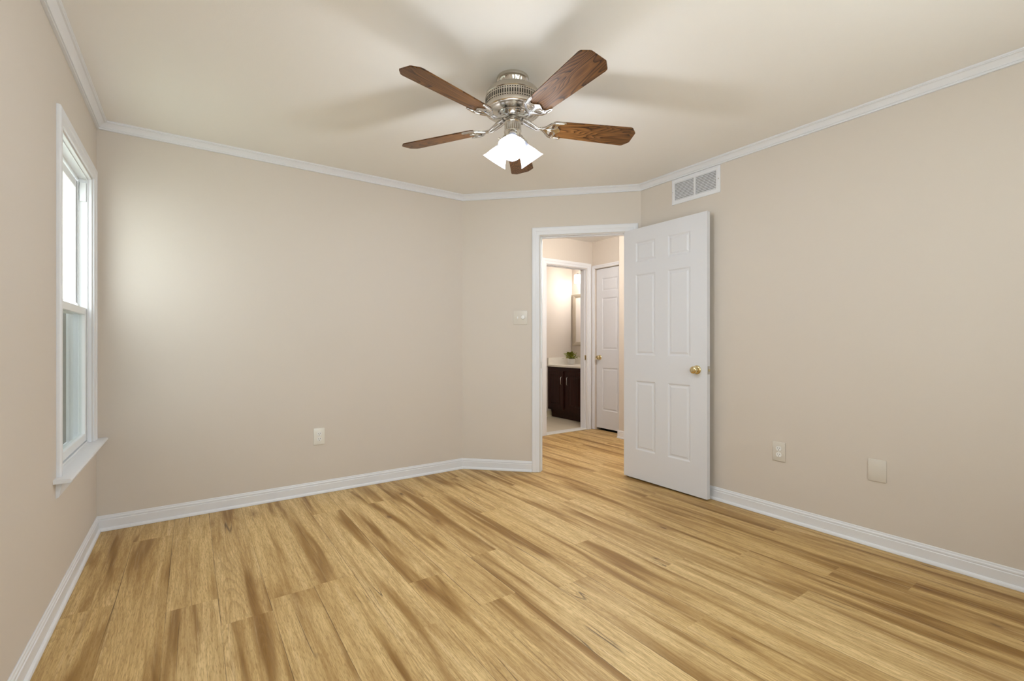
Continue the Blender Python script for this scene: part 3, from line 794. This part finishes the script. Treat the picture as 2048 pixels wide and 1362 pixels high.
def iron_mesh():
    bm = B()
    tilt = Matrix.Rotation(-PITCH, 4, 'X')
    outline_solid(bm, OUT, [hole(1), hole(-1)], -0.0080, -0.0030, tilt)
    for x, y in ((0.172, 0), (0.218, 0.047), (0.218, -0.047)):          # screw heads
        lathe(bm, [(0.006, -0.0115), (0.0065, -0.0100), (0.0065, -0.0078)], 14, tilt @ Matrix.Translation((x, y, 0)))
    for sy in (1, -1):                                                   # raised scrolls
        pts = [tilt @ Vector((x, sy * y, -0.0085)) for x, y in ((0.150, 0.004), (0.164, 0.016), (0.178, 0.032), (0.194, 0.048), (0.214, 0.054), (0.234, 0.054), (0.250, 0.056))]
        tube(bm, pts, [0.004, 0.0045, 0.005, 0.005, 0.0045, 0.004, 0.003], 8)
        pts = [tilt @ Vector((x, sy * y, -0.0085)) for x, y in ((0.170, 0.002), (0.192, 0.005), (0.212, 0.010), (0.222, 0.020), (0.218, 0.032))]
        tube(bm, pts, [0.003, 0.0035, 0.004, 0.004, 0.003], 8)
    # arm from the flywheel
    for sy in (1, -1):
        pts = [(0.052, sy * 0.014, zz(2.236) - BZ), (0.076, sy * 0.017, zz(2.224) - BZ), (0.100, sy * 0.014, 0.004), (0.126, sy * 0.009, -0.008), (0.152, sy * 0.005, -0.007)]
        tube(bm, pts, [0.007, 0.0075, 0.0065, 0.006, 0.005], 10)
    box(bm, 0.046, 0.078, -0.018, 0.018, zz(2.2305) - BZ, zz(2.2375) - BZ, 0.003)
    return bm
def blade_mesh():
    bm = B(); r0, r1 = 0.200, 0.645
    e = [(r0, 0.050), (r0 + 0.012, 0.0565), (0.40, 0.0635), (0.604, 0.0705), (0.614, 0.0695), (0.618, 0.067), (0.641, 0.041), (0.645, 0.035)]
    pts = e + [(x, -y) for x, y in reversed(e)]
    tilt = Matrix.Rotation(-PITCH, 4, 'X')
    lo = [bm.verts.new(tilt @ Vector((x, y, -0.0028))) for x, y in pts]; hi = [bm.verts.new(tilt @ Vector((x, y, 0.0032))) for x, y in pts]
    bm.faces.new(lo); bm.faces.new(hi); ring_strip(bm, lo, hi)
    es = [ed for ed in bm.edges if len(ed.link_faces) == 2 and max(len(f.verts) for f in ed.link_faces) > 4]
    bmesh.ops.bevel(bm, geom=es, offset=0.0012, segments=2, affect='EDGES')
    return bm
iron0 = finish(iron_mesh(), 'blade_iron', CHROME, fan, smooth=40)
blade0 = finish(blade_mesh(), 'blade', BLADE, fan)
for k in range(5):
    a = FPH + k * 2 * PI / 5
    io, bo = (iron0, blade0) if k == 0 else (iron0.copy(), blade0.copy())
    for o in (io, bo):
        if k: COL.objects.link(o); o.parent = fan
        o.location = (0, 0, BZ); o.rotation_euler = (0, 0, a)
# light arms, sockets and shades
SH = [(r_ * 0.94, z_ * 0.93) for r_, z_ in [(0.0215, 0.0), (0.0235, -0.006), (0.025, -0.016), (0.027, -0.028), (0.032, -0.042), (0.040, -0.058), (0.048, -0.074), (0.0545, -0.090), (0.060, -0.104), (0.066, -0.114), (0.070, -0.120)]]
def shade_mesh():
    bm = B(); seg = 48; rings = []
    def ring(r, z, amp):
        return [bm.verts.new((r * (1 + amp * math.cos(6 * 2 * PI * i / seg)) * math.cos(2 * PI * i / seg), r * (1 + amp * math.cos(6 * 2 * PI * i / seg)) * math.sin(2 * PI * i / seg), z)) for i in range(seg)]
    for i, (r, z) in enumerate(SH): rings.append(ring(r, z, 0.035 * max(0, (i - 4) / 6) ** 1.5))
    for i, (r, z) in reversed(list(enumerate(SH))): rings.append(ring(r - 0.003, z + (0.0015 if i == len(SH) - 1 else 0), 0.035 * max(0, (i - 4) / 6) ** 1.5))
    for a, b2 in zip(rings, rings[1:]): ring_strip(bm, a, b2)
    return bm
sh_me = None; arm_me = None; sock_me = None
TILT = math.radians(38)
for k in range(3):
    a = math.radians(-127) + k * 2 * PI / 3
    d = Vector((math.cos(a), math.sin(a), 0))
    ax = (d * math.sin(TILT) - Vector((0, 0, 1)) * math.cos(TILT))     # shade axis, pointing out of the mouth
    neck = d * 0.043 + Vector((0, 0, zz(2.134)))
    q = Matrix.Rotation(a, 4, 'Z') @ Matrix.Rotation(-TILT, 4, 'Y')
    bm = B()
    p0 = d * 0.022 + Vector((0, 0, zz(2.150))); p1 = d * 0.034 + Vector((0, 0, zz(2.158)))
    tube(bm, [p0, p1, neck - ax * 0.029, neck - ax * 0.014], 0.007, 10)
    arm = finish(bm, 'lamp_arm', NICKEL, fan, smooth=40)
    bm = B(); lathe(bm, [(0.010, 0.030), (0.020, 0.028), (0.0235, 0.020), (0.0245, 0.004), (0.0265, 0.002), (0.0265, -0.008), (0.0245, -0.010), (0.0242, -0.004), (0.010, -0.004)], 32, Matrix.Translation(neck) @ q)
    for s in range(3):
        sa = 2 * PI * s / 3 + 0.5
        m4 = Matrix.Translation(neck) @ q
        p = m4 @ Vector((0.026 * math.cos(sa), 0.026 * math.sin(sa), -0.003)); e2 = m4 @ Vector((0.036 * math.cos(sa), 0.036 * math.sin(sa), -0.003))
        tube(bm, [p, e2], 0.0022, 8)
        tube(bm, [e2, m4 @ Vector((0.039 * math.cos(sa), 0.039 * math.sin(sa), -0.003))], 0.0045, 8)
    finish(bm, 'socket_cup', NICKEL, fan, smooth=40)
    so = finish(shade_mesh(), 'lamp_shade', SHADE, fan, smooth=40)
    so.matrix_parent_inverse = Matrix(); so.location = neck; so.rotation_euler = q.to_euler()
    bm = B(); lathe(bm, [(0.010, 0.0), (0.012, -0.018), (0.016, -0.034), (0.021, -0.050), (0.022, -0.062), (0.018, -0.074), (0.008, -0.080), (0.002, -0.081)], 24)
    bu = finish(bm, 'bulb', shade_mat('bulb_glow', 8.0, (1.0, 0.98, 0.96)), so, smooth=60)
    pl = point('fan_bulb_light', Vector((FX, FY, H)) + neck + ax * 0.122, FAN_BULB, (0.87, 0.935, 1.0), 0.04)

# ------------------------------------------------------------------ wall fittings
def wplate(parent, w, h, m, t=0.006, name='cover_plate', bev=0.0025):
    bm = B(); box(bm, -w / 2, w / 2, g, t, -h / 2, h / 2, bev, 2)
    return finish(bm, name, m, parent, smooth=35)
def outlet(loc, rz, label, m, mr):
    t = thing('power_outlet', label, 'outlet', loc, rz, 'duplex power outlets on the bedroom walls')
    w, h = 0.078, 0.122
    wplate(t, w, h, m)
    for zc in (0.0195, -0.0195):
        bm = B(); n = 28
        pts = []
        for i in range(n):
            a = 2 * PI * i / n
            pts.append((0.0172 * math.cos(a), max(-0.0142, min(0.0142, 0.0172 * math.sin(a)))))
        a0 = [bm.verts.new((x, 0.006, zc + z)) for x, z in pts]; a1 = [bm.verts.new((x, 0.0078, zc + z)) for x, z in pts]
        a2 = [bm.verts.new((x * 0.95, 0.0084, zc + z * 0.95)) for x, z in pts]
        ring_strip(bm, a0, a1); ring_strip(bm, a1, a2); bm.faces.new(a2); bm.faces.new(a0)
        rc = finish(bm, 'receptacle', mr, t)
        bm = B()
        for sx, hh in ((-0.0063, 0.0042), (0.0063, 0.0034)): box(bm, sx - 0.0012, sx + 0.0012, 0.0082, 0.00855, zc + 0.0035 - hh, zc + 0.0035 + hh)
        cyl(bm, (0, 0.0082, zc - 0.0078), (0, 1, 0), 0.0025, 0.00035, 14)
        finish(bm, 'slots', DARK, rc)
    bm = B(); cyl(bm, (0, 0.006, 0), (0, 1, 0), 0.003, 0.0012, 14, 0.0004); finish(bm, 'plate_screw', mr, t)
    return t
outlet((0.787, YB, 0.4255), R_BACK, 'ivory duplex outlet low on the back wall left of the angled corner', PLATE, WHITEP)
outlet((XR, 1.466, 0.428), R_RIGHT, 'beige duplex outlet low on the right wall beside the open door', PAINTED, WHITEP)
bp = thing('blank_cover', 'blank beige cover plate low on the right wall, right of the outlet', 'cover plate', (XR, 0.9495, 0.423), R_RIGHT)
wplate(bp, 0.083, 0.120, PAINTED)
for zc in (0.021, -0.030):
    bm = B(); cyl(bm, (0, 0.006, zc), (0, 1, 0), 0.003, 0.0009, 14, 0.0003); finish(bm, 'plate_screw', PAINTED, bp)
sw = thing('light_switch', 'two-gang beige switch plate with toggle and round dimmer left of the doorway', 'light switch', (2.374, X1 + YB - 2.374, 1.345), R_DIAG)
wplate(sw, 0.124, 0.122, PAINTED)
bm = B(); box(bm, 0.0245 - 0.005, 0.0245 + 0.005, 0.006, 0.0068, -0.012, 0.012, 0.0003)
tg = finish(bm, 'toggle_slot', PLATE, sw)
bm = B()
vs = [bm.verts.new(p) for p in ((0.0200, 0.0066, -0.002), (0.0290, 0.0066, -0.002), (0.0290, 0.0066, 0.009), (0.0200, 0.0066, 0.009), (0.0210, 0.017, -0.011), (0.0280, 0.017, -0.011), (0.0280, 0.018, -0.004), (0.0210, 0.018, -0.004))]
for f in ((0, 1, 2, 3), (4, 5, 6, 7), (0, 1, 5, 4), (2, 3, 7, 6), (1, 2, 6, 5), (0, 3, 7, 4)): bm.faces.new([vs[i] for i in f])
finish(bm, 'toggle', WHITEP, sw)
bm = B(); lathe(bm, [(0.0185, 0.0), (0.0185, 0.004), (0.0165, 0.006), (0.0160, 0.016), (0.0145, 0.018), (0.004, 0.0186)], 32, Matrix.Translation((-0.0245, 0.006, 0.002)) @ Matrix.Rotation(-PI / 2, 4, 'X'))
finish(bm, 'dimmer_knob', WHITEP, sw, smooth=40)
for sx, sz in ((0.0245, 0.030), (0.0245, -0.030), (-0.0245, 0.030), (-0.0245, -0.030)):
    bm = B(); cyl(bm, (sx, 0.006, sz), (0, 1, 0), 0.003, 0.0009, 12, 0.0003); finish(bm, 'plate_screw', PAINTED, sw)

# return-air grille: local x = world +Y, y = into room
vt = thing('air_vent', 'white metal return-air grille high on the right wall under the crown moulding', 'air vent', (XR, 2.068, 2.2955), R_RIGHT)
vw, vh = 0.404, 0.196
bm = B()
iw, ih = 0.172, 0.068                # half openings
fr_ = [(-vw / 2, -vh / 2), (vw / 2, -vh / 2), (vw / 2, vh / 2), (-vw / 2, vh / 2)]
def rect(hw, hz, y): return [bm.verts.new((x, y, z)) for x, z in ((-hw, -hz), (hw, -hz), (hw, hz), (-hw, hz))]
r0 = rect(vw / 2, vh / 2, g); r1 = rect(vw / 2 - 0.001, vh / 2 - 0.001, 0.004); r2 = rect(vw / 2 - 0.018, vh / 2 - 0.018, 0.008); r3 = rect(iw, ih, 0.008); r4 = rect(iw, ih, 0.0015)
for a, b2 in ((r0, r1), (r1, r2), (r2, r3), (r3, r4)): ring_strip(bm, a, b2)
box(bm, -0.008, 0.008, 0.0012, 0.0078, -ih + g, ih - g)
finish(bm, 'grille_frame', TRIM, vt)
bm = B(); box(bm, -iw, iw, 0.0005, 0.0012, -ih, ih); finish(bm, 'duct_opening', DARK, vt)
for x0, x1 in ((-iw + 0.0005, -0.0085), (0.0085, iw - 0.0005)):
    bm = B(); n = 12; st = 2 * ih / n
    for i in range(n):
        zc = -ih + st * (i + 0.5)
        vs = [bm.verts.new((x, y, zc + dz)) for x in (x0, x1) for y, dz in ((0.0030, 0.0050), (0.0036, 0.0054), (0.0082, -0.0042), (0.0076, -0.0046))]
        ring_strip(bm, vs[:4], vs[4:]); bm.faces.new(vs[:4]); bm.faces.new(vs[4:])
    finish(bm, 'louvers', TRIM, vt)
for sx in (-vw / 2 + 0.012, vw / 2 - 0.012):
    bm = B(); cyl(bm, (sx, 0.0055, 0.0), (0, 1, 0), 0.004, 0.0025, 14, 0.0006); finish(bm, 'vent_screw', STEEL, vt)

# ------------------------------------------------------------------ hall light and bathroom
hl = thing('ceiling_light', 'round warm glass ceiling light in the hall', 'ceiling light', (3.36, 3.06, H))
bm = B(); lathe(bm, [(0.15, -0.0005), (0.15, -0.018), (0.140, -0.022), (0.10, -0.022)], 40); finish(bm, 'light_base', NICKEL, hl, smooth=40)
bm = B(); lathe(bm, [(0.138, -0.0225), (0.132, -0.05), (0.105, -0.078), (0.06, -0.094), (0.01, -0.099)], 40); finish(bm, 'glass_dome', HSHADE, hl, smooth=60)
point('hall_bulb_light', (3.36, 3.06, H - 0.16), HALL_W, (1.0, 0.99, 0.96), 0.08)

VX, VY0, VY1 = 4.475, 4.69, 5.497     # vanity front plane, right end, left end
va = thing('bathroom_vanity', 'dark cherry vanity cabinet with two doors in the bathroom', 'vanity', (VX, (VY0 + VY1) / 2, 0), R_RIGHT)
# local x = world +Y ; local y = toward the viewer (-X)
hl_ = (VY1 - VY0) / 2
bm = B()
box(bm, -hl_, hl_, -0.488, 0.0, 0.125, 0.768)
box(bm, -hl_ + 0.002, hl_ - 0.002, -0.488, -0.065, 0.0045, 0.125)
finish(bm, 'cabinet_body', CHERRY, va)
for x0, x1, hx in ((0.033, 0.375, 0.077), (-0.375, -0.033, -0.038)):
    bm = B(); panel_leaf(bm, x0, x1, 0.152, 0.710, 0.0005, 0.018, [(x0 + 0.055, x1 - 0.055)], [(0.207, 0.655)], both=False, depth=0.005, i1=0.008, i2=0.014, i3=0.034)
    bmesh.ops.remove_doubles(bm, verts=bm.verts, dist=1e-6)
    dr = finish(bm, 'cabinet_door', CHERRY, va)
    bm = B()
    hx = x0 + 0.032 if x0 > 0 else x1 - 0.032
    tube(bm, [(hx, 0.0182, 0.628), (hx, 0.036, 0.622), (hx, 0.040, 0.612), (hx, 0.040, 0.532), (hx, 0.036, 0.522), (hx, 0.0182, 0.516)], 0.0052, 10)
    finish(bm, 'handle', CHROME, dr, smooth=50)
ct = thing('vanity_countertop', 'cream stone countertop with backsplash on the vanity', 'countertop', (VX, (VY0 + VY1) / 2, 0.7685), R_RIGHT)
bm = B(); box(bm, -hl_ - 0.01, hl_, -0.488, 0.022, 0.0, 0.028, 0.004, 2); finish(bm, 'counter_slab', COUNTER, ct)
bm = B(); box(bm, -hl_ - 0.01, hl_ - 0.02, -0.4885, -0.470, 0.0285, 0.130, 0.003); box(bm, hl_ - 0.0195, hl_ - 0.0005, -0.4885, 0.010, 0.0285, 0.130, 0.003); finish(bm, 'backsplash', COUNTER, ct)
# potted plant
pp = thing('potted_plant', 'small bushy green plant in a white pot on the vanity', 'plant', (4.755, 5.285, 0.7970), 0)
bm = B(); lathe(bm, [(0.040, 0.0003), (0.046, 0.004), (0.052, 0.05), (0.053, 0.085), (0.049, 0.085), (0.047, 0.070), (0.002, 0.070)], 32); finish(bm, 'pot', POT, pp, smooth=40)
bm = B()
rnd = random.Random(3)
for i in range(150):
    a = rnd.uniform(0, 2 * PI); el = rnd.uniform(0.05, 1.45)
    L_ = rnd.uniform(0.055, 0.135) * (0.75 + 0.25 * math.cos(el))
    d = Vector((math.cos(a) * math.cos(el), math.sin(a) * math.cos(el), math.sin(el)))
    base = Vector((rnd.uniform(-.02, .02), rnd.uniform(-.02, .02), 0.085))
    c = base + d * L_
    side = d.cross(Vector((0, 0, 1))).normalized(); nn = side.cross(d)
    ll, ww = rnd.uniform(0.020, 0.030), rnd.uniform(0.009, 0.014)
    dd = (d + Vector((0, 0, rnd.uniform(-0.9, 0.3))) + side * rnd.uniform(-.5, .5)).normalized()
    s2 = dd.cross(nn).normalized()
    pts = [c - dd * ll, c - dd * ll * .3 + s2 * ww, c + dd * ll * .4 + s2 * ww * .8, c + dd * ll, c + dd * ll * .4 - s2 * ww * .8, c - dd * ll * .3 - s2 * ww]
    mid = bm.verts.new(c + nn * 0.003)
    vv = [bm.verts.new(p) for p in pts]
    for k in range(6): bm.faces.new((vv[k], vv[(k + 1) % 6], mid))
    if i % 5 == 0: tube(bm, [base - Vector((0, 0, 0.015)), base + d * L_ * 0.5, c - dd * ll], 0.0012, 5)
prop(finish(bm, 'foliage', LEAF, pp), kind=None)
# mirror
mr = thing('wall_mirror', 'framed mirror above the bathroom vanity', 'mirror', (4.965, 5.120, 1.485), R_RIGHT)
hw, hh = 0.345, 0.405
bm = B(); f = 0.062
def rect2(hw, hh, y): return [bm.verts.new((x, y, z)) for x, z in ((-hw, -hh), (hw, -hh), (hw, hh), (-hw, hh))]
q = [rect2(hw, hh, g), rect2(hw, hh, 0.018), rect2(hw - 0.006, hh - 0.006, 0.024), rect2(hw - 0.030, hh - 0.030, 0.022), rect2(hw - f + 0.008, hh - f + 0.008, 0.016), rect2(hw - f, hh - f, 0.012), rect2(hw - f, hh - f, 0.002)]
for a, b2 in zip(q, q[1:]): ring_strip(bm, a, b2)
finish(bm, 'mirror_frame', GREIGE, mr)
bm = B(); box(bm, -hw + f, hw - f, 0.001, 0.006, -hh + f, hh - f); finish(bm, 'mirror_glass', MIRROR, mr)
# vanity light
vl = thing('vanity_light', 'chrome bathroom wall light with white glass shades above the mirror', 'wall light', (4.965, 5.05, 2.14), R_RIGHT)
bm = B(); box(bm, -0.28, 0.28, g, 0.025, -0.035, 0.035, 0.006, 2); finish(bm, 'back_plate', CHROME, vl)
for sx in (0.20, 0.0, -0.20):
    bm = B(); tube(bm, [(sx, 0.025, 0.0), (sx, 0.065, 0.012), (sx, 0.098, 0.028), (sx, 0.105, 0.036)], 0.007, 10); cyl(bm, (sx, 0.105, 0.026), (0, 0, 1), 0.024, 0.022, 20, 0.004)
    finish(bm, 'lamp_arm', CHROME, vl, smooth=40)
    bm = B(); lathe(bm, [(0.020, 0.027), (0.048, 0.025), (0.054, 0.016), (0.055, -0.095), (0.052, -0.101), (0.044, -0.101), (0.044, -0.095)], 32, Matrix.Translation((sx, 0.105, 0)), cap=True); finish(bm, 'lamp_shade', BSHADE, vl, smooth=40)
point('bath_bulb_light', (4.965 - 0.105, 5.05, 1.98), BATH_W, (1.0, 0.96, 0.92), 0.08)
